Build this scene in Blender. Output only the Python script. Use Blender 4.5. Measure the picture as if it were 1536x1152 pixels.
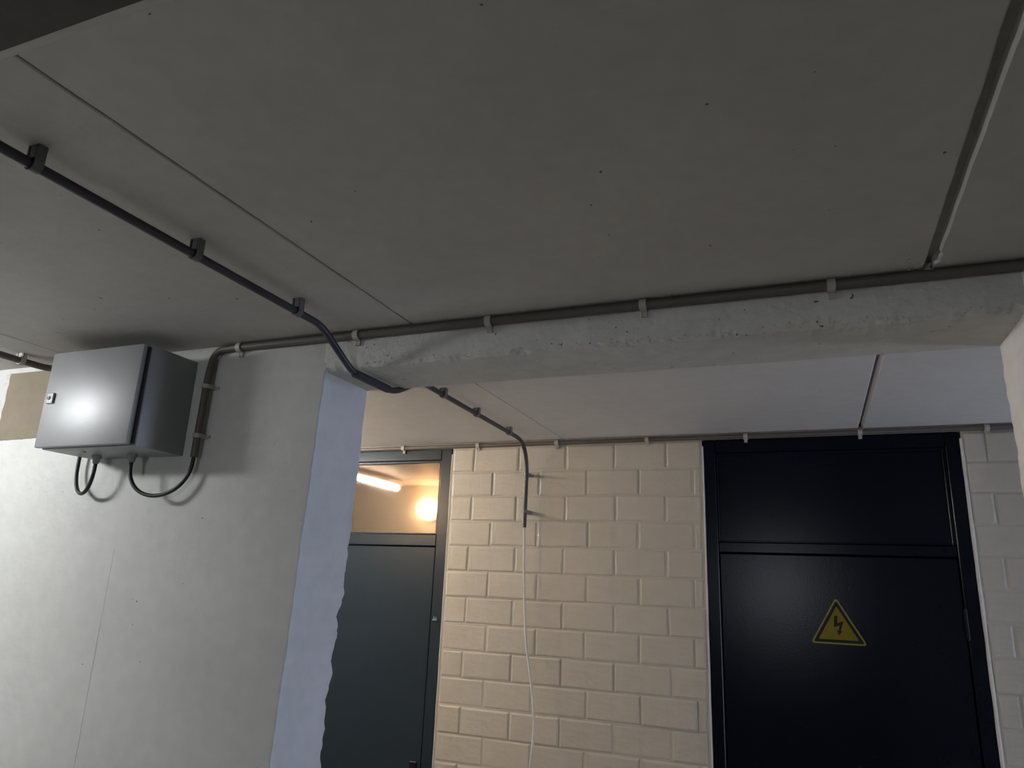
import bpy, bmesh, math, random
from mathutils import Vector, Matrix, noise
random.seed(7)
for o in list(bpy.data.objects): bpy.data.objects.remove(o)
SC = bpy.context.scene
COL = SC.collection

# ------------------------------------------------------------------ camera
CZ = 1.84                                   # camera height above the floor (metres)
right = Vector((0.92663952, 0.37372077, 0.04089003))
down = Vector((-0.06410481, 0.2642388, -0.96232449))
fwd = Vector((-0.37044538, 0.88910665, 0.26881141))
cd = bpy.data.cameras.new('camera'); cam = bpy.data.objects.new('camera', cd); COL.objects.link(cam)
M = Matrix((right, -down, -fwd)).transposed().to_4x4(); M.translation = (0, 0, CZ)
cam.matrix_world = M
cd.sensor_width = 36; cd.sensor_fit = 'HORIZONTAL'; cd.lens = 1081.76 / 1536 * 36
cd.clip_start = 0.02
SC.camera = cam

# ------------------------------------------------------------------ light and exposure
w = bpy.data.worlds.new('world'); SC.world = w; w.use_nodes = True
w.node_tree.nodes['Background'].inputs[0].default_value = (0.55, 0.6, 0.7, 1)
w.node_tree.nodes['Background'].inputs[1].default_value = 0.02
SC.view_settings.view_transform = 'Standard'; SC.view_settings.look = 'None'
SC.view_settings.exposure = 1.5; SC.view_settings.gamma = 1.0; SC.view_settings.use_curve_mapping = False

def area(name, loc, target, sx, sy, power, col):
    l = bpy.data.lights.new(name, 'AREA'); l.shape = 'RECTANGLE'; l.size = sx; l.size_y = sy
    l.energy = power; l.color = col
    o = bpy.data.objects.new(name, l); COL.objects.link(o); o.location = loc
    o.rotation_euler = (Vector(target) - Vector(loc)).to_track_quat('-Z', 'Y').to_euler()
    return o
# daylight from the garage entrance far behind the photographer
area('daylight_entrance', (-0.45, -3.85, 1.95), (-0.45, 0, 1.95), 0.55, 0.75, 8.0, (0.85, 0.90, 1.0))
# added cool light at the corridor's unseen right end, brightens the opening's left cheek
area('corridor_fill_light', (3.72, 3.08, 1.30), (0, 3.08, 1.30), 0.45, 1.9, 12, (0.62, 0.74, 1.0))
P_LAMP, P_WARM, P_TUBE = 44.0, 42.0, 58.0    # strengths of the lamps' glowing covers (built further down)

# ------------------------------------------------------------------ materials
def mat(name): 
    m = bpy.data.materials.new(name); m.use_nodes = True
    nt = m.node_tree; return m, nt, nt.nodes['Principled BSDF']
def N(nt, t, **kw):
    n = nt.nodes.new(t)
    for k, v in kw.items():
        if k in n.inputs: n.inputs[k].default_value = v
        else: setattr(n, k, v)
    return n
def painted(name, col, rough=0.55, var=0.08, bump=0.12, bscale=60, specks=0.0, speck_scale=14, stain=None, spec=0.4, size=0.08):
    """painted or raw mineral surface: mottled colour, fine relief, a few small dark pits"""
    m, nt, b = mat(name); L = nt.links
    tc = N(nt, 'ShaderNodeTexCoord')
    n1 = N(nt, 'ShaderNodeTexNoise', Scale=3.0, Detail=6.0); L.new(tc.outputs['Object'], n1.inputs['Vector'])
    n2 = N(nt, 'ShaderNodeTexNoise', Scale=22.0, Detail=5.0); L.new(tc.outputs['Object'], n2.inputs['Vector'])
    mx = N(nt, 'ShaderNodeMath', operation='ADD'); L.new(n1.outputs[0], mx.inputs[0]); L.new(n2.outputs[0], mx.inputs[1])
    mr = N(nt, 'ShaderNodeMapRange'); mr.inputs[1].default_value = 0.7; mr.inputs[2].default_value = 1.3
    mr.inputs[3].default_value = 1 - var; mr.inputs[4].default_value = 1 + var; L.new(mx.outputs[0], mr.inputs[0])
    mul = N(nt, 'ShaderNodeVectorMath', operation='SCALE'); mul.inputs[0].default_value = col
    L.new(mr.outputs[0], mul.inputs['Scale']); out = mul.outputs[0]
    if stain:
        n3 = N(nt, 'ShaderNodeTexNoise', Scale=1.7, Detail=4.0, Roughness=0.65); L.new(tc.outputs['Object'], n3.inputs['Vector'])
        r3 = N(nt, 'ShaderNodeMapRange'); r3.inputs[1].default_value = 0.5; r3.inputs[2].default_value = 0.75; r3.inputs[4].default_value = 0.55
        L.new(n3.outputs[0], r3.inputs[0])
        ms = N(nt, 'ShaderNodeMix', data_type='RGBA'); L.new(r3.outputs[0], ms.inputs[0]); L.new(out, ms.inputs[6]); ms.inputs[7].default_value = (*stain, 1)
        out = ms.outputs[2]
    h = N(nt, 'ShaderNodeTexNoise', Scale=bscale, Detail=4.0); L.new(tc.outputs['Object'], h.inputs['Vector'])
    height = h.outputs[0]
    if specks > 0:
        v = N(nt, 'ShaderNodeTexVoronoi', Scale=speck_scale); 
        nz = N(nt, 'ShaderNodeTexNoise', Scale=40.0); L.new(tc.outputs['Object'], nz.inputs['Vector'])
        va = N(nt, 'ShaderNodeVectorMath', operation='SCALE'); va.inputs['Scale'].default_value = 0.03; L.new(nz.outputs[1], va.inputs[0])
        vb = N(nt, 'ShaderNodeVectorMath', operation='ADD'); L.new(tc.outputs['Object'], vb.inputs[0]); L.new(va.outputs[0], vb.inputs[1])
        L.new(vb.outputs[0], v.inputs['Vector'])
        sx = N(nt, 'ShaderNodeSeparateXYZ'); L.new(v.outputs['Color'], sx.inputs[0])
        pick = N(nt, 'ShaderNodeMath', operation='LESS_THAN'); pick.inputs[1].default_value = specks; L.new(sx.outputs[0], pick.inputs[0])
        sz = N(nt, 'ShaderNodeMath', operation='MULTIPLY'); sz.inputs[1].default_value = size; L.new(sx.outputs[1], sz.inputs[0])
        near = N(nt, 'ShaderNodeMath', operation='LESS_THAN'); L.new(v.outputs['Distance'], near.inputs[0]); L.new(sz.outputs[0], near.inputs[1])
        an = N(nt, 'ShaderNodeMath', operation='MULTIPLY'); L.new(pick.outputs[0], an.inputs[0]); L.new(near.outputs[0], an.inputs[1])
        m2 = N(nt, 'ShaderNodeMix', data_type='RGBA'); L.new(an.outputs[0], m2.inputs[0]); L.new(out, m2.inputs[6]); m2.inputs[7].default_value = (col[0] * .22, col[1] * .2, col[2] * .18, 1)
        out = m2.outputs[2]
        sb = N(nt, 'ShaderNodeMath', operation='SUBTRACT'); L.new(height, sb.inputs[0]); L.new(an.outputs[0], sb.inputs[1]); height = sb.outputs[0]
    L.new(out, b.inputs['Base Color'])
    bp = N(nt, 'ShaderNodeBump', Strength=bump, Distance=0.01); L.new(height, bp.inputs['Height']); L.new(bp.outputs[0], b.inputs['Normal'])
    b.inputs['Roughness'].default_value = rough; b.inputs['Specular IOR Level'].default_value = spec
    return m
def plain(name, col, rough=0.5, metal=0.0, spec=0.5, emit=None, estr=0.0, grain=0.0):
    m, nt, b = mat(name)
    L = nt.links
    tc = N(nt, 'ShaderNodeTexCoord'); n = N(nt, 'ShaderNodeTexNoise', Scale=35.0, Detail=3.0); L.new(tc.outputs['Object'], n.inputs['Vector'])
    mr = N(nt, 'ShaderNodeMapRange'); mr.inputs[3].default_value = 0.88; mr.inputs[4].default_value = 1.12; L.new(n.outputs[0], mr.inputs[0])
    mu = N(nt, 'ShaderNodeVectorMath', operation='SCALE'); mu.inputs[0].default_value = col; L.new(mr.outputs[0], mu.inputs['Scale'])
    L.new(mu.outputs[0], b.inputs['Base Color'])
    b.inputs['Roughness'].default_value = rough; b.inputs['Metallic'].default_value = metal; b.inputs['Specular IOR Level'].default_value = spec
    if emit: b.inputs['Emission Color'].default_value = (*emit, 1); b.inputs['Emission Strength'].default_value = estr
    if grain:
        g = N(nt, 'ShaderNodeTexNoise', Scale=180.0, Detail=2.0); L.new(tc.outputs['Object'], g.inputs['Vector'])
        bp = N(nt, 'ShaderNodeBump', Strength=grain, Distance=0.003); L.new(g.outputs[0], bp.inputs['Height']); L.new(bp.outputs[0], b.inputs['Normal'])
    return m

MAT = {}
MAT['ceiling'] = painted('painted_concrete_ceiling', (0.52, 0.50, 0.465), 0.6, 0.06, 0.10, 45, specks=0.6, speck_scale=17, size=0.07)
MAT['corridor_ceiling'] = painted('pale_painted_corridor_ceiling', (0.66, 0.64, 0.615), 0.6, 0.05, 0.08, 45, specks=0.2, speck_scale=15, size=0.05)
MAT['groove'] = painted('raw_joint', (0.33, 0.31, 0.28), 0.9, 0.2, 0.4, 80)
MAT['concrete'] = painted('painted_concrete_wall', (0.60, 0.60, 0.57), 0.5, 0.05, 0.14, 38, specks=0.5, speck_scale=17, size=0.085)
MAT['cheek_white'] = painted('bluish_white_concrete', (0.88, 0.90, 0.97), 0.5, 0.05, 0.14, 38, specks=0.05, speck_scale=13)
MAT['jamb'] = painted('bright_white_painted_concrete', (0.88, 0.86, 0.86), 0.5, 0.05, 0.14, 38, specks=0.05, speck_scale=13)
MAT['beam'] = painted('painted_concrete_beam', (0.56, 0.55, 0.51), 0.6, 0.08, 0.35, 50, specks=0.8, speck_scale=38, size=0.13)
MAT['shaded_beam'] = painted('shaded_concrete_beam', (0.10, 0.092, 0.086), 0.8, 0.12, 0.25, 40)  # shade under the near beam is put into this dark colour
MAT['lit_arris'] = painted('lit_joint_arris', (0.90, 0.88, 0.86), 0.6, 0.05, 0.2, 70)  # bright colour stands in for lamp light on the joint edges
MAT['brick'] = painted('cream_painted_block', (0.50, 0.465, 0.405), 0.42, 0.05, 0.22, 48, stain=(0.40, 0.36, 0.29))
MAT['mortar'] = painted('cream_painted_mortar', (0.49, 0.455, 0.395), 0.45, 0.06, 0.25, 50)
MAT['bare'] = painted('bare_beige_plaster', (0.245, 0.202, 0.146), 0.8, 0.07, 0.2, 70, specks=0.10, speck_scale=24)
MAT['chip'] = painted('chipped_white_plaster', (0.70, 0.66, 0.62), 0.8, 0.10, 0.7, 90)
MAT['floor'] = painted('grey_concrete_floor', (0.42, 0.41, 0.39), 0.5, 0.12, 0.15, 30)
MAT['sidewall'] = painted('grey_concrete_sidewall', (0.36, 0.35, 0.335), 0.7, 0.1, 0.2, 40)
MAT['navy'] = plain('navy_gloss_paint', (0.0008, 0.0022, 0.0080), 0.22, 0, 0.13, grain=0.05)
MAT['slate'] = plain('slate_blue_gloss_paint', (0.012, 0.023, 0.036), 0.30, 0, 0.32, grain=0.05)
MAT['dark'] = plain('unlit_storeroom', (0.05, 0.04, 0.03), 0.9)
MAT['conduit'] = plain('charcoal_plastic', (0.045, 0.045, 0.055), 0.42)
MAT['conduit_grey'] = plain('dusty_grey_brown_plastic', (0.115, 0.10, 0.088), 0.5)
MAT['clip_dark'] = plain('grey_plastic_clip', (0.15, 0.15, 0.16), 0.4)
MAT['clip'] = plain('pale_plastic_clip', (0.42, 0.40, 0.36), 0.5)
MAT['rubber'] = plain('black_rubber_cable', (0.018, 0.018, 0.02), 0.45)
MAT['white_cable'] = plain('white_cable_sheath', (0.62, 0.60, 0.56), 0.4)
MAT['gland'] = plain('grey_plastic_gland', (0.30, 0.30, 0.31), 0.4)
MAT['caulk'] = plain('white_sealant', (0.62, 0.60, 0.57), 0.5)
MAT['black'] = plain('black_print', (0.003, 0.0025, 0.0025), 0.4, 0, 0.2)
MAT['yellow'] = plain('yellow_sign_film', (0.165, 0.130, 0.003), 0.3, 0, 0.10)
MAT['yellow_rim'] = plain('pale_yellow_sign_rim', (0.20, 0.18, 0.022), 0.3, 0, 0.2)
MAT['steel'] = plain('dull_steel', (0.35, 0.35, 0.36), 0.35, 0.9)
MAT['white_plastic'] = plain('white_lamp_housing', (0.7, 0.7, 0.7), 0.4)
MAT['lamp_glow'] = plain('neutral_white_lamp_cover', (0.8, 0.8, 0.8), 0.4, emit=(0.96, 0.985, 1.0), estr=P_LAMP)
MAT['warm_glow'] = plain('warm_lamp_cover', (0.8, 0.7, 0.6), 0.4, emit=(1.0, 0.70, 0.40), estr=P_WARM)
MAT['tube_glow'] = plain('white_tube', (0.8, 0.8, 0.8), 0.4, emit=(1.0, 0.95, 0.88), estr=P_TUBE)

def brushed():
    m, nt, b = mat('brushed_galvanised_steel'); L = nt.links
    tc = N(nt, 'ShaderNodeTexCoord'); mp = N(nt, 'ShaderNodeMapping'); mp.inputs['Scale'].default_value = (14, 14, 220)
    L.new(tc.outputs['Object'], mp.inputs[0])
    n = N(nt, 'ShaderNodeTexNoise', Scale=2.0, Detail=4.0); L.new(mp.outputs[0], n.inputs['Vector'])
    f = N(nt, 'ShaderNodeTexNoise', Scale=160.0, Detail=3.0); L.new(tc.outputs['Object'], f.inputs['Vector'])
    ad = N(nt, 'ShaderNodeMath', operation='ADD'); L.new(n.outputs[0], ad.inputs[0]); L.new(f.outputs[0], ad.inputs[1])
    mr = N(nt, 'ShaderNodeMapRange'); mr.inputs[1].default_value = .6; mr.inputs[2].default_value = 1.4; mr.inputs[3].default_value = 0.36; mr.inputs[4].default_value = 0.50; L.new(ad.outputs[0], mr.inputs[0])
    L.new(mr.outputs[0], b.inputs['Roughness'])
    b.inputs['Base Color'].default_value = (0.29, 0.295, 0.30, 1); b.inputs['Metallic'].default_value = 0.18
    bp = N(nt, 'ShaderNodeBump', Strength=0.06, Distance=0.002); L.new(ad.outputs[0], bp.inputs['Height']); L.new(bp.outputs[0], b.inputs['Normal'])
    return m
MAT['box'] = brushed()
def film():
    m, nt, b = mat('mirror_film_glass'); L = nt.links; nt.nodes.remove(b)
    g = N(nt, 'ShaderNodeBsdfGlossy', Roughness=0.06); g.inputs['Color'].default_value = (0.98, 0.80, 0.64, 1)
    t = N(nt, 'ShaderNodeBsdfTransparent'); t.inputs['Color'].default_value = (0.7, 0.6, 0.5, 1)
    tc = N(nt, 'ShaderNodeTexCoord'); n = N(nt, 'ShaderNodeTexNoise', Scale=6.0, Detail=5.0, Roughness=0.7); L.new(tc.outputs['Object'], n.inputs['Vector'])
    mr = N(nt, 'ShaderNodeMapRange'); mr.inputs[3].default_value = 0.02; mr.inputs[4].default_value = 0.08; L.new(n.outputs[0], mr.inputs[0]); L.new(mr.outputs[0], g.inputs['Roughness'])
    mx = N(nt, 'ShaderNodeMixShader'); mx.inputs[0].default_value = 0.19
    L.new(t.outputs[0], mx.inputs[1]); L.new(g.outputs[0], mx.inputs[2]); L.new(mx.outputs[0], nt.nodes['Material Output'].inputs['Surface'])
    return m
MAT['film'] = film()

# ------------------------------------------------------------------ helpers
def tag(o, label=None, cat=None, group=None, kind=None):
    if label: o['label'] = label
    if cat: o['category'] = cat
    if group: o['group'] = group
    if kind: o['kind'] = kind
    return o
def obj(name, bm, m, parent=None, smooth=False):
    bmesh.ops.recalc_face_normals(bm, faces=bm.faces)
    me = bpy.data.meshes.new(name); bm.to_mesh(me); bm.free()
    me.materials.append(MAT[m])
    if smooth:
        for p in me.polygons: p.use_smooth = True
        try: me.set_sharp_from_angle(angle=math.radians(42))
        except Exception: pass
    o = bpy.data.objects.new(name, me); COL.objects.link(o)
    if parent:
        o.parent = parent
        o.matrix_parent_inverse = chain(parent).inverted()
    return o
def chain(o):
    m = Matrix.LocRotScale(o.location, o.rotation_euler, o.scale)
    if o.parent: m = chain(o.parent) @ o.matrix_parent_inverse @ m
    return m
def empty(name, loc):
    o = bpy.data.objects.new(name, None); COL.objects.link(o); o.location = loc; o.empty_display_size = 0.05
    return o
def box(bm, x0, x1, y0, y1, z0, z1, bev=0.0, seg=1):
    r = bmesh.ops.create_cube(bm, size=1.0)
    vs = r['verts']
    for v in vs:
        v.co = Vector((x0 + (v.co.x + .5) * (x1 - x0), y0 + (v.co.y + .5) * (y1 - y0), z0 + (v.co.z + .5) * (z1 - z0)))
    if bev:
        es = list({e for v in vs for e in v.link_edges})
        bmesh.ops.bevel(bm, geom=es, offset=bev, segments=seg, affect='EDGES', profile=0.5)
    return bm
def B(x0, x1, y0, y1, z0, z1, bev=0.0, seg=1):
    return box(bmesh.new(), x0, x1, y0, y1, z0, z1, bev, seg)
def basis(d):
    d = d.normalized(); u = d.orthogonal().normalized(); return u, d.cross(u).normalized()
def fillet(pts, rads):
    """round the inner corners of a polyline"""
    pts = [Vector(p) for p in pts]; out = [pts[0]]
    for i in range(1, len(pts) - 1):
        r = rads[i - 1] if isinstance(rads, (list, tuple)) else rads
        a, p, c = pts[i - 1], pts[i], pts[i + 1]
        r1 = min(r, (a - p).length * .48, (c - p).length * .48)
        s, e = p + (a - p).normalized() * r1, p + (c - p).normalized() * r1
        for k in range(9):
            t = k / 8; out.append((1 - t) ** 2 * s + 2 * t * (1 - t) * p + t * t * e)
    out.append(pts[-1]); return out
def smooth_path(pts, n=10):
    """Catmull-Rom through the points"""
    P = [Vector(p) for p in pts]; P = [P[0] * 2 - P[1]] + P + [P[-1] * 2 - P[-2]]; out = []
    for i in range(1, len(P) - 2):
        for k in range(n):
            t = k / n; a, b, c, d = P[i - 1:i + 3]
            out.append(0.5 * ((2 * b) + (c - a) * t + (2 * a - 5 * b + 4 * c - d) * t * t + (3 * b - a - 3 * c + d) * t ** 3))
    out.append(P[-2]); return out
def tube(bm, pts, r, n=12, hollow=False):
    pts = [Vector(p) for p in pts]; rings = []; u = None
    for i, p in enumerate(pts):
        d = (pts[min(i + 1, len(pts) - 1)] - pts[max(i - 1, 0)]).normalized()
        if u is None: u, _ = basis(d)
        u = (u - d * u.dot(d)).normalized(); v = d.cross(u)
        rr = r[i] if isinstance(r, list) else r
        rings.append([bm.verts.new(p + (u * math.cos(2 * math.pi * k / n) + v * math.sin(2 * math.pi * k / n)) * rr) for k in range(n)])
    for a, b in zip(rings, rings[1:]):
        for k in range(n): bm.faces.new((a[k], a[(k + 1) % n], b[(k + 1) % n], b[k]))
    bm.faces.new(rings[0][::-1]); bm.faces.new(rings[-1])
    return bm
def cyl(bm, c, d, r, h, n=14, r2=None):
    c, d = Vector(c), Vector(d).normalized()
    return tube(bm, [c, c + d * h], [r, r if r2 is None else r2], n)
def obox(bm, c, ax, ay, az, sx, sy, sz, bev=0.0):
    """box with centre c along three axes"""
    r = bmesh.ops.create_cube(bm, size=1.0); vs = r['verts']
    for v in vs: v.co = Vector(c) + ax * v.co.x * sx + ay * v.co.y * sy + az * v.co.z * sz
    if bev: bmesh.ops.bevel(bm, geom=list({e for v in vs for e in v.link_edges}), offset=bev, segments=1, affect='EDGES')
def saddle(bm, c, d, nrm, r, length, gap, thick=0.003):
    """C-shaped clip round a pipe at c running along d, foot on the surface that lies along -nrm at distance gap from the axis"""
    c, d, nrm = Vector(c), Vector(d).normalized(), Vector(nrm).normalized(); s = d.cross(nrm).normalized()
    prof = []
    R = r + thick; n = 12
    prof = [(R, -gap)] + [(R * math.cos(a), R * math.sin(a)) for a in [math.pi * k / n for k in range(n + 1)]] + [(-R, -gap)]
    inn = [(-r, -gap + .0)] + [(r * math.cos(a), r * math.sin(a)) for a in [math.pi - math.pi * k / n for k in range(n + 1)]] + [(r, -gap)]
    loop = prof + inn
    rings = []
    for sgn in (-.5, .5):
        rings.append([bm.verts.new(c + d * sgn * length + s * x + nrm * y) for x, y in loop])
    m = len(loop)
    for k in range(m): bm.faces.new((rings[0][k], rings[0][(k + 1) % m], rings[1][(k + 1) % m], rings[1][k]))
    h = len(prof)
    for ring in rings:
        for k in range(h - 1):
            bm.faces.new((ring[k], ring[k + 1], ring[m - 2 - k], ring[m - 1 - k]))
    return bm
def fbm(x, y=0.0, z=0.0, s=1.0): 
    return noise.fractal(Vector((x * s, y * s, z * s)), 1.0, 2.0, 4)

CE = CZ + 0.715          # ceiling underside 2.555
YB0, YB1 = 1.716, 1.952  # partition wall and downstand beam
YW = 3.396               # face of the block wall
BEAM_Z = CZ + 0.600

# ------------------------------------------------------------------ setting: floor, ceiling, walls
tag(obj('floor', B(-4.4, 3.8, -4.1, 3.7, -0.1, 0.0), 'floor'), 'grey concrete floor of the basement', 'floor', kind='structure')
ceil = tag(obj('ceiling', B(-4.4, 3.8, -4.1, 3.7, CE + 0.022, CE + 0.15), 'groove'), 'grey painted concrete slab ceiling with open joints', 'ceiling', kind='structure')
def panel(x0, x1, y0, y1, rag0=0.0, rag1=0.0, seed=0, chip=False, dz=0.0, m='ceiling', ch=0.0025):
    """one ceiling slab soffit with slightly ragged long edges"""
    bm = bmesh.new(); n = int((y1 - y0) / 0.012) if (rag0 or rag1) else 1
    lo, hi = [], []
    for i in range(n + 1):
        y = y0 + (y1 - y0) * i / n
        a = x0 + rag0 * fbm(y, seed, 0, 9.0); b = x1 + rag1 * fbm(y, seed + 5, 0, 9.0)
        if chip and y > y1 - 0.10:                                   # broken corner next to the beam
            t = (y - y1 + 0.10) / 0.10
            a += (0.004 + 0.006 * fbm(y, 3.3, 0, 40)) * (1 if t < .6 else -0.6); b -= 0
        e0 = [bm.verts.new((a, y, z)) for z in (CE + 0.022, CE + ch * 1.7 - dz)] + [bm.verts.new((a + ch, y, CE - dz))]
        e1 = [bm.verts.new((b - 0.0025, y, CE - dz)), bm.verts.new((b, y, CE + 0.002 - dz)), bm.verts.new((b, y, CE + 0.022))]
        lo.append(e0 + e1)
    for r0, r1 in zip(lo, lo[1:]):
        for k in range(6): bm.faces.new((r0[k], r0[(k + 1) % 6], r1[(k + 1) % 6], r1[k]))
    bm.faces.new(lo[0]); bm.faces.new(lo[-1][::-1])
    if ch > .004:                                                    # lamp light on the wide arris is put into its bright colour
        for r0, r1 in zip(lo, lo[1:]):
            for f in r0[1].link_faces:
                if r1[2] in f.verts: f.material_index = 1
    o = obj('ceiling_panel', bm, m, ceil)
    if ch > .004: o.data.materials.append(MAT['lit_arris'])
panel(-4.4, -2.383, -4.1, YB0, 0, .001, 1); panel(-2.379, -1.0335, -4.1, YB0, .001, .0015, 2)
panel(-1.0285, 0.270, -4.1, YB0, .0015, .0018, 3); panel(0.290, 1.60, -4.1, YB0, .0018, 0, 4, True, .0010, ch=.0041); panel(1.615, 3.8, -4.1, YB0)
C_ = 'corridor_ceiling'
panel(-4.4, -2.45, YB1, 3.7, m=C_); panel(-2.447, -1.118, YB1, 3.7, .001, .0008, 5, m=C_); panel(-1.115, 0.219, YB1, 3.7, .0008, .0008, 6, m=C_)
panel(0.232, 1.55, YB1, 3.7, .0008, 0, 7, dz=.001, m=C_, ch=.0095); panel(1.565, 3.8, YB1, 3.7, m=C_)
# crumbs of mortar round the broken joint end
bm = bmesh.new(); rr = random.Random(3)
for k in range(46):
    sd = rr.choice((-1, 1)); x = 0.281 + sd * rr.uniform(0.014, 0.055); y = YB0 - 0.012 - rr.random() ** 1.4 * 0.10
    if k > 38: x = 0.281 + sd * rr.uniform(.012, .02); y = YB0 - rr.uniform(.15, .5)
    s = rr.uniform(.0012, .0032)
    r = bmesh.ops.create_icosphere(bm, subdivisions=1, radius=s)
    for v in r['verts']: v.co = Vector((v.co.x * rr.uniform(.7, 1.5) + x, v.co.y * 1.4 + y, v.co.z * .7 + CE))
tag(obj('mortar_crumbs', bm, 'ceiling', ceil), kind='stuff')

# partition wall with the rough opening edge
def edge_front(z): 
    t = (BEAM_Z - z); return -1.331 - min(0.030, 0.028 * max(0, t)) + 0.0035 * fbm(z, 1.1, 0, 7) + 0.0012 * fbm(z, 4, 0, 30)
def edge_back(z):
    t = (BEAM_Z - z); rag = 0.004 + 0.010 * min(1, max(0, (t - 0.35) / 0.3))
    return -1.333 - 0.034 * min(1.0, max(0, (t - .2) / .9)) + rag * fbm(z, 7.7, 0, 9) + 0.35 * rag * fbm(z, 2.2, 0, 33)
bm = bmesh.new(); rows = []
NZ = 260
for i in range(NZ + 1):
    z = CE + 0.01 - (CE + 0.01) * i / NZ
    xf, xb = edge_front(min(z, BEAM_Z)), edge_back(min(z, BEAM_Z))
    if z > BEAM_Z: xf = xb = -1.325
    c = 0.004 + 0.002 * fbm(z, 9, 0, 25)
    sec = [(-4.4, YB0), (xf - c, YB0), (xf - c * .3, YB0 + c * .3), (xf, YB0 + c)]
    for k in range(1, 6): sec.append((xf + (xb - xf) * k / 6 + 0.0012 * fbm(z, k, 2, 8), YB0 + (YB1 - YB0) * k / 6))
    sec += [(xb, YB1 - 0.004), (xb - 0.003, YB1), (-4.4, YB1)]
    rows.append([bm.verts.new((x, y, z)) for x, y in sec])
m_ = len(rows[0])
for a, b in zip(rows, rows[1:]):
    for k in range(m_): bm.faces.new((a[k], a[(k + 1) % m_], b[(k + 1) % m_], b[k]))
bm.faces.new(rows[0]); bm.faces.new(rows[-1][::-1])
for a, b in zip(rows, rows[1:]):                                   # the opening's cheek gets a paler, bluer white
    if b[0].co.z < BEAM_Z:
        for k in range(3, 9):
            for f in a[k].link_faces:
                if b[k + 1] in f.verts: f.material_index = 1
part_wall = tag(obj('wall_partition', bm, 'concrete', None, True), 'pale painted concrete wall carrying the grey switch box, ragged edge at opening', 'wall', kind='structure')
part_wall.data.materials.append(MAT['cheek_white'])
# formwork seam and bare patch on it
bm = bmesh.new(); pts = [(-2.069 + 0.002 * fbm(z * .01, 5, 0, 60), YB0 + 0.0005, z * .01) for z in range(2, 192, 4)]
tube(bm, pts, [0.0014 + 0.0006 * fbm(p[2], 8, 0, 12) for p in pts], 6); obj('formwork_seam', bm, 'concrete', part_wall)
bm = bmesh.new(); ring = []
def rag(p, q, n, amp):
    for k in range(n):
        t = k / n; x = p[0] + (q[0] - p[0]) * t; z = p[1] + (q[1] - p[1]) * t
        ring.append((x + amp * fbm(x, z, 1, 30), z + amp * .6 * fbm(x, z, 6, 30)))
rag((-2.775, CE - .02), (-2.775, CZ + 0.437), 24, 0.004); rag((-2.775, CZ + 0.437), (-2.30, CZ + 0.440), 30, 0.003)
rag((-2.30, CZ + .44), (-2.30, CE - .02), 8, .001); rag((-2.30, CE - .02), (-2.775, CE - .02), 10, .001)
f0 = [bm.verts.new((x, YB0 - 0.0015, z)) for x, z in ring]; f1 = [bm.verts.new((x, YB0 + 0.002, z)) for x, z in ring]
bm.faces.new(f0)
for k in range(len(ring)): bm.faces.new((f0[k], f0[(k + 1) % len(ring)], f1[(k + 1) % len(ring)], f1[k]))
tag(obj('bare_patch', bm, 'bare', part_wall), 'beige patch of unpainted wall left of the grey switch box')
bm = bmesh.new()
for k in range(60):
    z = rr.uniform(CZ + .45, CE - .02); x = -2.782 - abs(rr.gauss(0, .012)); s = rr.uniform(.0015, .004)
    r = bmesh.ops.create_icosphere(bm, subdivisions=1, radius=s)
    for v in r['verts']: v.co = Vector((v.co.x + x, v.co.y * .5 + YB0, v.co.z * 1.2 + z))
tag(obj('plaster_crumbs', bm, 'chip', part_wall), kind='stuff')

# downstand beam over the opening, chipped lower arris
def beam(name, x0, x1, ya, yb, zb, m, label, ragf, ragb, round_back=None, step=0.006):
    bm = bmesh.new(); rows = []; n = int((x1 - x0) / step)
    for i in range(n + 1):
        x = x0 + (x1 - x0) * i / n
        g = ragf * (fbm(x, 1.7, 0, 7) + .8 * fbm(x, 2.9, 0, 32)); g2 = ragb * (fbm(x, 4.1, 0, 6) + .6 * fbm(x, 8.9, 0, 30))
        c = 0.003 + ragf * max(0, fbm(x, 5.5, 0, 17)) * 3.2 
        zz = zb + 0.002 * fbm(x, 3, 0, 2)
        sec = [(ya, CE + .02), (ya + .0015 * fbm(x, 3, 3, 5), zz + 0.07), (ya + .0015 * fbm(x, 3, 6, 9), zz + 0.03), (ya + g * .3, zz + c + g * .5), (ya + c * .5 + g * .3, zz + c * .4), (ya + c * 1.2, zz)]
        ym = (ya + yb) / 2; sec.append((ym, zz + .001 * fbm(x, 9, 9, 5)))
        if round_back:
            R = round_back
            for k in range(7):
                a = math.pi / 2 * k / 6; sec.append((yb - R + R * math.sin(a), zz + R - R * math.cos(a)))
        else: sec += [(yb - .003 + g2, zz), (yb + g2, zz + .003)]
        sec.append((yb, CE + .02))
        rows.append([bm.verts.new((x, y, z)) for y, z in sec])
    m_ = len(rows[0])
    for a, b in zip(rows, rows[1:]):
        for k in range(m_): bm.faces.new((a[k], a[(k + 1) % m_], b[(k + 1) % m_], b[k]))
    bm.faces.new(rows[0]); bm.faces.new(rows[-1][::-1])
    if round_back:                                                     # paler ceiling colour here imitates light caught by the rounded arris
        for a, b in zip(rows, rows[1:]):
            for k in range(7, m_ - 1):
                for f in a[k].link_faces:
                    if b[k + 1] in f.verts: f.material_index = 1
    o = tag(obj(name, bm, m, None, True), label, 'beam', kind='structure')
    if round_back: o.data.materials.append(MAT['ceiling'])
    return o
opening_beam = beam('ceiling_beam', -1.335, 0.456, YB0, YB1, BEAM_Z, 'beam', 'pale concrete downstand beam over the wide opening, chipped lower edge', 0.0070, 0.0016, step=0.004)
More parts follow.
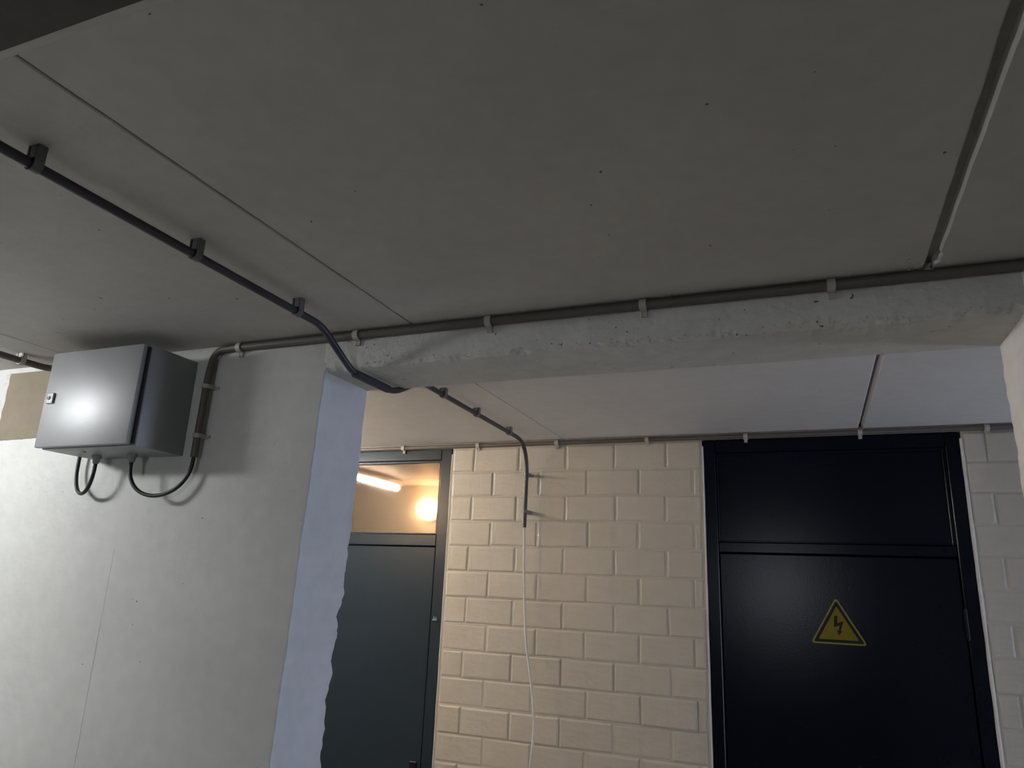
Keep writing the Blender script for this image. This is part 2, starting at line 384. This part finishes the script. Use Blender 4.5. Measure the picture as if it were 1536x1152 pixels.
beam('ceiling_beam', -4.4, 3.8, 0.20, 0.463, BEAM_Z, 'shaded_beam', 'dark downstand beam at the top left corner with rounded edge', 0.002, 0.0, round_back=0.022, step=0.05)

bm = bmesh.new()                                                       # crumbly paint and stone bits along the chipped arris
for k in range(260):
    x = rr.uniform(-1.25, .44); u = fbm(x, 6.6, 0, 5)
    if u < -.15 and rr.random() < .7: continue
    s = rr.uniform(.0010, .0036); z = BEAM_Z + abs(rr.gauss(.004, .009)); y = YB0 - .0005 if z > BEAM_Z + .006 else YB0 + .002
    r = bmesh.ops.create_icosphere(bm, subdivisions=1, radius=s)
    for v in r['verts']: v.co = Vector((v.co.x * rr.uniform(.8, 1.8) + x, v.co.y * .8 + y, v.co.z + z))
tag(obj('paint_crumbs', bm, 'beam', opening_beam), kind='stuff')

# jamb on the right of the opening
bm = bmesh.new(); rows = []
for i in range(NZ + 1):
    z = CE + 0.01 - (CE + 0.01) * i / NZ; zz = min(z, BEAM_Z); t = BEAM_Z - zz
    xf = 0.452 + 0.004 * fbm(zz, 3.1, 0, 12) + .002 * fbm(zz, 6, 0, 40); xb = 0.449 + 0.010 * max(0, t - .05) * .6 + 0.0035 * fbm(zz, 5.2, 0, 9) + .002 * fbm(zz, 8, 0, 40)
    if z > BEAM_Z: xf = xb = 0.450
    sec = [(3.8, YB0), (xf + .004, YB0), (xf, YB0 + .004)]
    for k in range(1, 6): sec.append((xf + (xb - xf) * k / 6 + .0012 * fbm(z, k, 4, 9), YB0 + (YB1 - YB0) * k / 6))
    sec += [(xb, YB1 - .006), (xb + .005 + .003 * fbm(z, 1, 1, 30), YB1), (3.8, YB1)]
    rows.append([bm.verts.new((x, y, z)) for x, y in sec])
m_ = len(rows[0])
for a, b in zip(rows, rows[1:]):
    for k in range(m_): bm.faces.new((a[k], a[(k + 1) % m_], b[(k + 1) % m_], b[k]))
bm.faces.new(rows[0]); bm.faces.new(rows[-1][::-1])
tag(obj('wall_jamb', bm, 'jamb', None, True), 'white concrete wall end at the right side of the opening', 'wall', kind='structure')

# outer walls of the basement, behind and beside the photographer
for nm, a, lab in (('wall_left', (-4.5, -4.4, -4.1, 3.7, 0, CE + .02), 'grey side wall far left, out of view'), ('wall_right', (3.8, 3.9, -4.1, 3.7, 0, CE + .02), 'grey side wall far right, out of view'),
                   ('wall_rear', (-4.4, 3.8, -4.2, -4.1, 0, CE + .02), 'grey wall behind the photographer')):
    tag(obj(nm, B(*a), 'sidewall'), lab, 'wall', kind='structure')

# ------------------------------------------------------------------ block wall with two door openings
D1 = (-2.780, -1.739); D2 = (-0.445, 0.600); DTOP = CZ + 0.690
bm = bmesh.new(); MY = YW + 0.0038
for x0, x1 in ((-4.4, D1[0]), (D1[1], D2[0]), (D2[1], 3.8)): box(bm, x0, x1, MY, YW + 0.24, 0, CE + .01)
for x0, x1 in (D1, D2): box(bm, x0, x1, MY, YW + 0.24, DTOP, CE + .01)
wall_back = tag(obj('wall_back', bm, 'mortar'), 'cream painted block wall at the back between the two doors', 'wall', kind='structure')
def brick_mesh(wd, ht, seed):
    r = random.Random(seed); bm = bmesh.new(); j = lambda a: r.uniform(-a, a)
    bv = 0.0075
    back = [bm.verts.new((x, 0.03, z)) for x, z in ((0, 0), (wd, 0), (wd, ht), (0, ht))]
    mid = [bm.verts.new((x + j(.0012), 0.0030 + j(.0006), z + j(.0012))) for x, z in ((0, 0), (wd, 0), (wd, ht), (0, ht))]
    fr = [bm.verts.new((x + j(.0022), j(.0007), z + j(.0018))) for x, z in ((bv, bv), (wd - bv, bv), (wd - bv, ht - bv), (bv, ht - bv))]
    for a, b in ((back, mid), (mid, fr)):
        for k in range(4): bm.faces.new((a[k], a[(k + 1) % 4], b[(k + 1) % 4], b[k]))
    bm.faces.new(fr); bmesh.ops.recalc_face_normals(bm, faces=bm.faces)
    me = bpy.data.meshes.new('brick'); bm.to_mesh(me); bm.free(); me.materials.append(MAT['brick']); return me
CH = 0.1255; GAP = 0.0058; ZT = CZ + 0.687
cache = {}; brnd = random.Random(11)
def course(i, x0, x1, phase):
    zt = ZT - i * CH; zb = max(0.0, zt - CH)
    xs = [x0]; k = math.ceil((x0 - phase) / 0.25)
    while phase + k * .25 < x1 - 0.03:
        x = phase + k * .25
        if x > x0 + .03: xs.append(x + brnd.uniform(-.007, .007))
        k += 1
    xs.append(x1)
    for a, b in zip(xs, xs[1:]):
        if b - a < .03: continue
        wd = round((b - a - GAP) / .004) * .004; ht = zt - zb - GAP
        key = (wd, round(ht, 3), brnd.randrange(3))
        if key not in cache: cache[key] = brick_mesh(wd, ht, hash(key) & 0xffff)
        o = bpy.data.objects.new('brick', cache[key]); COL.objects.link(o); o.parent = wall_back
        o.location = (a + GAP / 2, YW + brnd.uniform(-.0018, .0020), zb + GAP / 2 + brnd.uniform(-.0015, .0015))
        o.rotation_euler = (brnd.uniform(-.006, .006), brnd.uniform(-.006, .006), brnd.uniform(-.005, .005))
for i in range(21):
    if ZT - (i + 1) * CH < -0.09: break
    odd = i % 2 == 0
    course(i, D1[1] + .006, D2[0] - .006, -1.610 if odd else -1.493)
    course(i, D2[1] + .006, 1.45, 0.69 if odd else 0.815)
    course(i, -3.45, D1[0] - .006, -3.11 if odd else -2.985)

# unlit storerooms behind the doors
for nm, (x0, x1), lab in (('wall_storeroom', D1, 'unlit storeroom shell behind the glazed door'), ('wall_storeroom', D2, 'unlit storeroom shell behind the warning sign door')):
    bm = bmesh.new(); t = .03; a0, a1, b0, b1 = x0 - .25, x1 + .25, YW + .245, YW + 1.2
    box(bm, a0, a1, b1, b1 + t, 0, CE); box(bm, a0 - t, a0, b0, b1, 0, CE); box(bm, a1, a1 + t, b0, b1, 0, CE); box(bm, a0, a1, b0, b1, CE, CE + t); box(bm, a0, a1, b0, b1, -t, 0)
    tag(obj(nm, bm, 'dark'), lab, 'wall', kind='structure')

# ------------------------------------------------------------------ doors
def door(name, x0, x1, m, label, jamb, glazed):
    root = empty(name, ((x0 + x1) / 2, YW + .03, 0)); tag(root, label, 'door', kind='structure')
    yf = YW + 0.006; yk = YW + 0.075
    g = 0.007
    a, b = x0 + g, x1 - g
    obj('frame_post', B(a, a + jamb, yf, yk, 0, DTOP, .003), m, root)
    obj('frame_post', B(b - jamb, b, yf, yk, 0, DTOP, .003), m, root)
    zt0 = CZ + (0.632 if glazed else 0.628)
    obj('frame_head', B(a + jamb, b - jamb, yf, yk, zt0, DTOP, .003), m, root)
    zb0, zb1 = CZ + .180, CZ + (.240 if glazed else .226)
    obj('transom_bar', B(a + jamb, b - jamb, yf + (.0 if glazed else .004), yk, zb0, zb1, .004), m, root)
    for sx in (-1, 1):                                             # white sealant beside the frame
        xs = (a - g - .001, a + .001) if sx < 0 else (b - .001, b + g + .001)
        w_ = .007 if not (sx > 0 and not glazed) else .012
        bm = bmesh.new(); xc = (xs[0] + xs[1]) / 2 + (.003 if w_ > .01 else 0)
        pts = [(xc + .001 * fbm(z * .05, 3 + x0, 0, 9), yf - .001, z * .05) for z in range(0, int(DTOP / .05) + 1)]
        tube(bm, pts, [w_ * .55 * (1 + .25 * fbm(p[2], 6 + x0, 0, 14)) for p in pts], 8); obj('sealant_strip', bm, 'caulk', root, True)
    lg = .004
    leaf = obj('door_leaf', B(a + jamb + lg, b - jamb - lg, yf + .007, yf + .05, .01, zb0 - lg, .003), m, root)
    ia, ib = a + jamb, b - jamb
    if glazed:
        obj('glass_pane', B(ia - .004, ib + .004, yf + .020, yf + .024, zb1 - .004, zt0 + .004), 'film', root)
    else:
        obj('transom_panel', B(ia - .004, ib + .004, yf + .030, yf + .045, zb1 - .004, zt0 + .004), m, root)
    bw = .014                                                        # glazing beads
    yb_ = yf + (.012 if glazed else .012)
    ye = yf + (.020 if glazed else .030)
    obj('glazing_bead', B(ia, ia + bw * .6, yb_, ye, zb1, zt0, .002), m, root)
    obj('glazing_bead', B(ib - bw, ib, yb_, ye, zb1, zt0, .002), m, root)
    obj('glazing_bead', B(ia + bw * .6, ib - bw, yb_, ye, zt0 - bw, zt0, .002), m, root)
    obj('glazing_bead', B(ia + bw * .6, ib - bw, yb_, ye, zb1, zb1 + bw * .5, .002), m, root)
    return root, leaf, a, b, yf
d1, leaf1, a1, b1, yf1 = door('door_1', D1[0], D1[1], 'slate', 'slate blue door with a lit reflecting glass pane above it', 0.062, True)
d2, leaf2, a2, b2, yf2 = door('door_2', D2[0], D2[1], 'navy', 'dark navy door with blind top panel and yellow warning sign', 0.052, False)
# lever handle and small lock tab of the glazed door
hx = b1 - .062 - .045; bm = bmesh.new()
box(bm, hx - .02, hx + .02, yf1 - .002, yf1 + .008, CZ - 1.05, CZ - .838, .004); obj('handle_plate', bm, 'black', leaf1)
bm = bmesh.new(); tube(bm, fillet([(hx, yf1, CZ - .91), (hx, yf1 - .05, CZ - .91), (hx - .12, yf1 - .05, CZ - .913)], .02), .009, 12); obj('handle_lever', bm, 'black', leaf1, True)
tx = b1 - .034; bm = bmesh.new(); box(bm, tx - .014, tx + .012, yf1 - .010, yf1 + .002, CZ - .186, CZ - .178, .0015)
obj('lock_tab', bm, 'steel', d1)
bm = bmesh.new()
for k in range(3): box(bm, tx - .011 + k * .008, tx - .0075 + k * .008, yf1 - .004, yf1 + .001, CZ - .177, CZ - .168 + (.002 if k == 0 else 0))
obj('lock_teeth', bm, 'steel', d1)
# hinge of the sign door
for zc in (CZ - .075, CZ - 1.45):
    bm = bmesh.new(); xh = b2 - .052 - .002; cyl(bm, (xh, yf2 - .004, zc - .055), (0, 0, 1), .0075, .11, 12)
    cyl(bm, (xh, yf2 - .004, zc - .06), (0, 0, 1), .005, .12, 12); obj('hinge', bm, 'navy', d2, True)

# warning sign
def tri_ring(w_, r, n=5):
    h = w_ * math.sqrt(3) / 2; P = [Vector((-w_ / 2, -h / 3)), Vector((w_ / 2, -h / 3)), Vector((0, 2 * h / 3))]; out = []
    for i, p in enumerate(P):
        inn = p * (1 - 2 * r / p.length); base = math.atan2(p.y, p.x)
        for k in range(n + 1):
            a = base - math.pi / 3 + 2 * math.pi / 3 * k / n; out.append(Vector((inn.x + r * math.cos(a), inn.y + r * math.sin(a))))
    return out
def plate(bm, ring, org, y0, y1):
    f = [bm.verts.new((org[0] + p[0], y0, org[1] + p[1])) for p in ring]; b = [bm.verts.new((org[0] + p[0], y1, org[1] + p[1])) for p in ring]
    bm.faces.new(f); bm.faces.new(b[::-1]); n = len(ring)
    for k in range(n): bm.faces.new((f[k], b[k], b[(k + 1) % n], f[(k + 1) % n]))
SX, SZ_ = 0.079, CZ - 0.1775 + 0.0617
yl = yf2 + .007
sign = empty('warning_sign', (SX, yl, SZ_)); tag(sign, 'yellow triangular sign with black lightning bolt on the navy door', 'sign')
bm = bmesh.new(); plate(bm, tri_ring(.214, .008), (SX, SZ_), yl - .0015, yl + .0005); obj('sign_plate', bm, 'yellow_rim', sign)
bm = bmesh.new(); plate(bm, tri_ring(.192, .004), (SX, SZ_), yl - .0021, yl - .0012); obj('black_border', bm, 'black', sign)
bm = bmesh.new(); plate(bm, tri_ring(.152, .0015), (SX, SZ_), yl - .0027, yl - .0018); obj('yellow_field', bm, 'yellow', sign)
bolt = [(-.0085, .046), (.0035, .046), (.0010, .0165), (.0250, .0260), (.0110, -.0150), (.0200, -.0115), (.0050, -.0300), (-.0045, -.0075), (.0045, -.0135), (.0085, .0080), (-.0125, .0005)]
bm = bmesh.new(); plate(bm, [Vector((x - .002, z + .004)) for x, z in bolt], (SX, SZ_), yl - .0033, yl - .0024); obj('lightning_bolt', bm, 'black', sign)

# ------------------------------------------------------------------ switch box on the partition wall
BX0, BX1, BY, BZ0, BZ1 = -2.250, -1.842, 1.517, CZ + .354, CZ + .668
sb = empty('switch_box', ((BX0 + BX1) / 2, YB0, BZ0)); tag(sb, 'brushed grey steel switch box mounted high on the concrete wall', 'switch box')
obj('body', B(BX0, BX1, BY + .018, YB0, BZ0, BZ1, .003, 2), 'box', sb, True)
obj('door_gasket', B(BX0 + .006, BX1 - .006, BY + .012, BY + .020, BZ0 + .006, BZ1 - .006), 'rubber', sb)
bdoor = obj('door', B(BX0 - .006, BX1 - .014, BY - .004, BY + .013, BZ0 + .003, BZ1 + .001, .003, 2), 'box', sb, True)
bm = B(-2.2385, -2.2075, BY - .010, BY - .003, CZ + .497, CZ + .533, .0025); obj('lock', bm, 'gland', bdoor)
bm = bmesh.new(); cyl(bm, (-2.227, BY - .0095, CZ + .516), (0, -1, 0), .0065, .0025, 16); obj('keyhole', bm, 'black', bdoor)
bm = bmesh.new(); cyl(bm, (-2.12, BY + .07, BZ0 + .001), (0, 0, -1), .004, .003, 12); obj('drain_plug', bm, 'black', sb)
GL = [(-2.150, 1.655), (-1.985, 1.650)]
for x, y in GL:
    bm = bmesh.new(); cyl(bm, (x, y, BZ0 + .001), (0, 0, -1), .015, .010, 6); cyl(bm, (x, y, BZ0 - .009), (0, 0, -1), .0125, .018, 14, .009); obj('cable_gland', bm, 'gland', sb, True)

# ------------------------------------------------------------------ conduits
CG = 'conduits clipped along the ceiling'
def conduit(name, label, pts, r, m, anchor, group=CG):
    root = empty(name, anchor); tag(root, label, 'conduit', group)
    bm = bmesh.new(); tube(bm, pts, r, 14); obj('pipe', bm, m, root, True); return root
def clip(root, c, d, nrm, r, length, gap, m, screw=True):
    bm = bmesh.new(); saddle(bm, c, d, nrm, r, length, gap, .0035)
    c, d, nrm = Vector(c), Vector(d).normalized(), Vector(nrm).normalized(); s = d.cross(nrm)
    obox(bm, c - nrm * (gap - .002 if gap < r * 1.6 else (gap + r) / 2), d, s, nrm, length * .9, (r + .003) * (2 if gap < r * 1.6 else 1.1), .004 if gap < r * 1.6 else gap - r)
    if screw: obox(bm, c + s * (r + .009) - nrm * (gap - .0025), d, s, nrm, length * .75, .016, .005, .001)
    return obj('clip', bm, m, root)
# 1. the charcoal conduit: along the ceiling, under the beam, on and down the block wall
zc = CZ + .679
main = fillet([(-1.222, -2.6, zc), (-1.231, 1.550, zc), (-1.209, 1.688, CZ + .580), (-1.200, 1.905, CZ + .577), (-1.192, 1.972, CZ + .610), (-1.262, 2.17, CZ + .690), (-1.285, 3.325, CZ + .690), (-1.293, 3.335, CZ + .275)], [.035, .035, .035, .03, .08, .17])
MC = conduit('conduit', 'charcoal conduit crossing the ceiling, dipping under the beam to the block wall', main, .0100, 'conduit', (-1.231, 1.44, CE))
for y in (-.40, -.03, .342, .714, 1.087, 1.443): clip(MC, (-1.2255 - .002 * y, y, zc), (0, 1, 0), (0, 0, -1), .0105, .017, CE - zc, 'clip_dark', False)
for y in (2.36, 2.68, 3.06): clip(MC, (-1.262 - .0205 * (y - 2.2), y, CZ + .690), (0, 1, 0), (0, 0, -1), .0105, .018, .025, 'clip_dark', False)
for z in (.535, .352): clip(MC, (-1.2925, 3.3345, CZ + z), (0, 0, 1), (0, -1, 0), .0105, .014, YW - 3.3345, 'clip_dark', False)
bm = bmesh.new(); tube(bm, fillet([(-1.2085, 1.70, CZ + .5798), (-1.2010, 1.87, CZ + .5774)], .01), .0128, 14); obj('sleeve', bm, 'conduit', MC, True)
# 2. the conduit along the beam and down beside the box
zb_ = CE - .0155; yb_ = YB0 - .0145
bpath = fillet([(3.5, yb_, zb_), (-1.762, yb_, zb_), (-1.762, yb_ - .012, CZ + .60), (-1.768, yb_ - .012, CZ + .345)], [.11, .03])
BC = conduit('conduit', 'grey brown conduit along the top of the beam, bent down beside the box', bpath, .0115, 'conduit_grey', (-.36, YB0, CE))
for x in (-1.659, -1.216, -.786, -.357, .081, .52, .95): clip(BC, (x, yb_, zb_), (1, 0, 0), (0, -1, 0), .0120, .018, .0140, 'clip')
for z, x in ((.572, -1.762), (.412, -1.7665)): clip(BC, (x, yb_ - .012, CZ + z), (0, 0, 1), (0, -1, 0), .0120, .013, .026, 'clip')
# 3. the conduit along the top of the block wall
zw = CE - .0165; yw = YW - .013
WC = conduit('conduit', 'thin brown grey conduit along the top of the block wall above both doors', [(-4.3, yw, zw), (3.5, yw, zw)], .0105, 'conduit_grey', (-.25, YW, CE))
for x in (-2.48, -2.036, -1.587, -1.152, -.698, -.247, .225, .692, 1.16): clip(WC, (x, yw, zw), (1, 0, 0), (0, -1, 0), .0110, .018, .0128, 'clip')
# 4. the conduit coming in from the left behind the box
zl = CE - .026
lp = fillet([(-2.500, -2.6, zl), (-2.530, 1.688, zl), (-2.285, 1.690, zl - .012), (-2.283, 1.694, BZ0 + .02)], [.05, .06])
LC = conduit('conduit', 'short grey conduit at the left picture edge, running behind the switch box', lp, .0115, 'conduit_grey', (-2.53, 1.6, CE))
for y in (.35, .80, 1.20, 1.585): clip(LC, (-2.518 - .007 * y, y, zl), (0, 1, 0), (0, 0, -1), .0120, .016, .026, 'clip')

# cables
def cable(label, pts, r, m, name='cable', grp=None):
    bm = bmesh.new(); tube(bm, smooth_path(pts, 8), r, 12); return tag(obj(name, bm, m, None, True), label, 'cable', grp)
def loop(p, q, depth, n=14):
    p, q = Vector(p), Vector(q)
    return [p.lerp(q, (1 - math.cos(math.pi * k / n)) / 2) - Vector((0, 0, depth * math.sin(math.pi * k / n) ** .85)) for k in range(n + 1)]
cable('black cable loop from the conduit end to the right gland of the switch box', loop((-1.768, yb_ - .012, CZ + .344), (GL[1][0], GL[1][1], BZ0 - .0275), .112), .0062, 'rubber')
cable('short black cable loop under the left gland of the switch box', [(-2.283, 1.694, BZ0 + .0195)] + loop((-2.283, 1.694, BZ0 - .015), (GL[0][0], GL[0][1], BZ0 - .0275), .100), .0062, 'rubber')
cable('white cable hanging from the conduit end down the block wall', [(-1.293, 3.335, CZ + .2745), (-1.290, 3.335, CZ + .20), (-1.287, 3.336, CZ + .09), (-1.276, 3.334, CZ - .10), (-1.258, 3.325, CZ - .26), (-1.222, 3.305, CZ - .42), (-1.195, 3.285, CZ - .585), (-1.200, 3.270, CZ - .76), (-1.23, 3.262, CZ - 1.0), (-1.25, 3.27, CZ - 1.4), (-1.24, 3.27, CZ - 1.75), (-1.20, 3.22, .012), (-1.05, 3.18, .006)], .0052, 'white_cable')

# ------------------------------------------------------------------ lamps (all outside the frame)
def lamp(name, label, loc, size, m, power_mat):
    root = empty(name, loc); tag(root, label, 'lamp'); x, y, z = loc; sx, sy, sz = size
    return root
# ceiling lamp over the left part of the room
LX, LY = -3.16, 0.69
r_ = empty('ceiling_lamp', (LX, LY, CE)); tag(r_, 'white ceiling lamp left of the picture in front of the concrete wall', 'lamp')
obj('housing', B(LX - .26, LX + .26, LY - .08, LY + .08, CE - .045, CE, .005), 'white_plastic', r_)
obj('lamp_cover', B(LX - .235, LX + .235, LY - .062, LY + .062, CE - .116, CE - .046, .018, 3), 'lamp_glow', r_, True)
# warm wall lamp in the corridor on the back of the partition wall
WX, WZ = -2.66, CZ + .53
r_ = empty('wall_lamp', (WX, YB1, WZ)); tag(r_, 'warm round wall lamp in the corridor behind the concrete wall', 'lamp')
bm = bmesh.new(); cyl(bm, (WX, YB1, WZ), (0, 1, 0), .085, .025, 24); obj('housing', bm, 'white_plastic', r_, True)
bm = bmesh.new(); bmesh.ops.create_uvsphere(bm, u_segments=24, v_segments=12, radius=.07)
for v in bm.verts: v.co = Vector((v.co.x + WX, v.co.y * .7 + YB1 + .06, v.co.z + WZ))
obj('lamp_cover', bm, 'warm_glow', r_, True)
# tube lamps in the corridor
def tube_lamp(label, x, y0, y1, gm, ax='y'):
    r_ = empty('tube_lamp', (x, (y0 + y1) / 2, CE)); tag(r_, label, 'lamp')
    obj('housing', B(x - .03, x + .03, y0, y1, CE - .045, CE, .004), 'white_plastic', r_)
    bm = bmesh.new(); cyl(bm, (x, y0 + .02, CE - .060), (0, 1, 0), .013, y1 - y0 - .04, 14); obj('tube', bm, gm, r_, True)
tube_lamp('white tube lamp on the corridor ceiling left of the glazed door', -2.80, 2.22, 3.36, 'tube_glow')
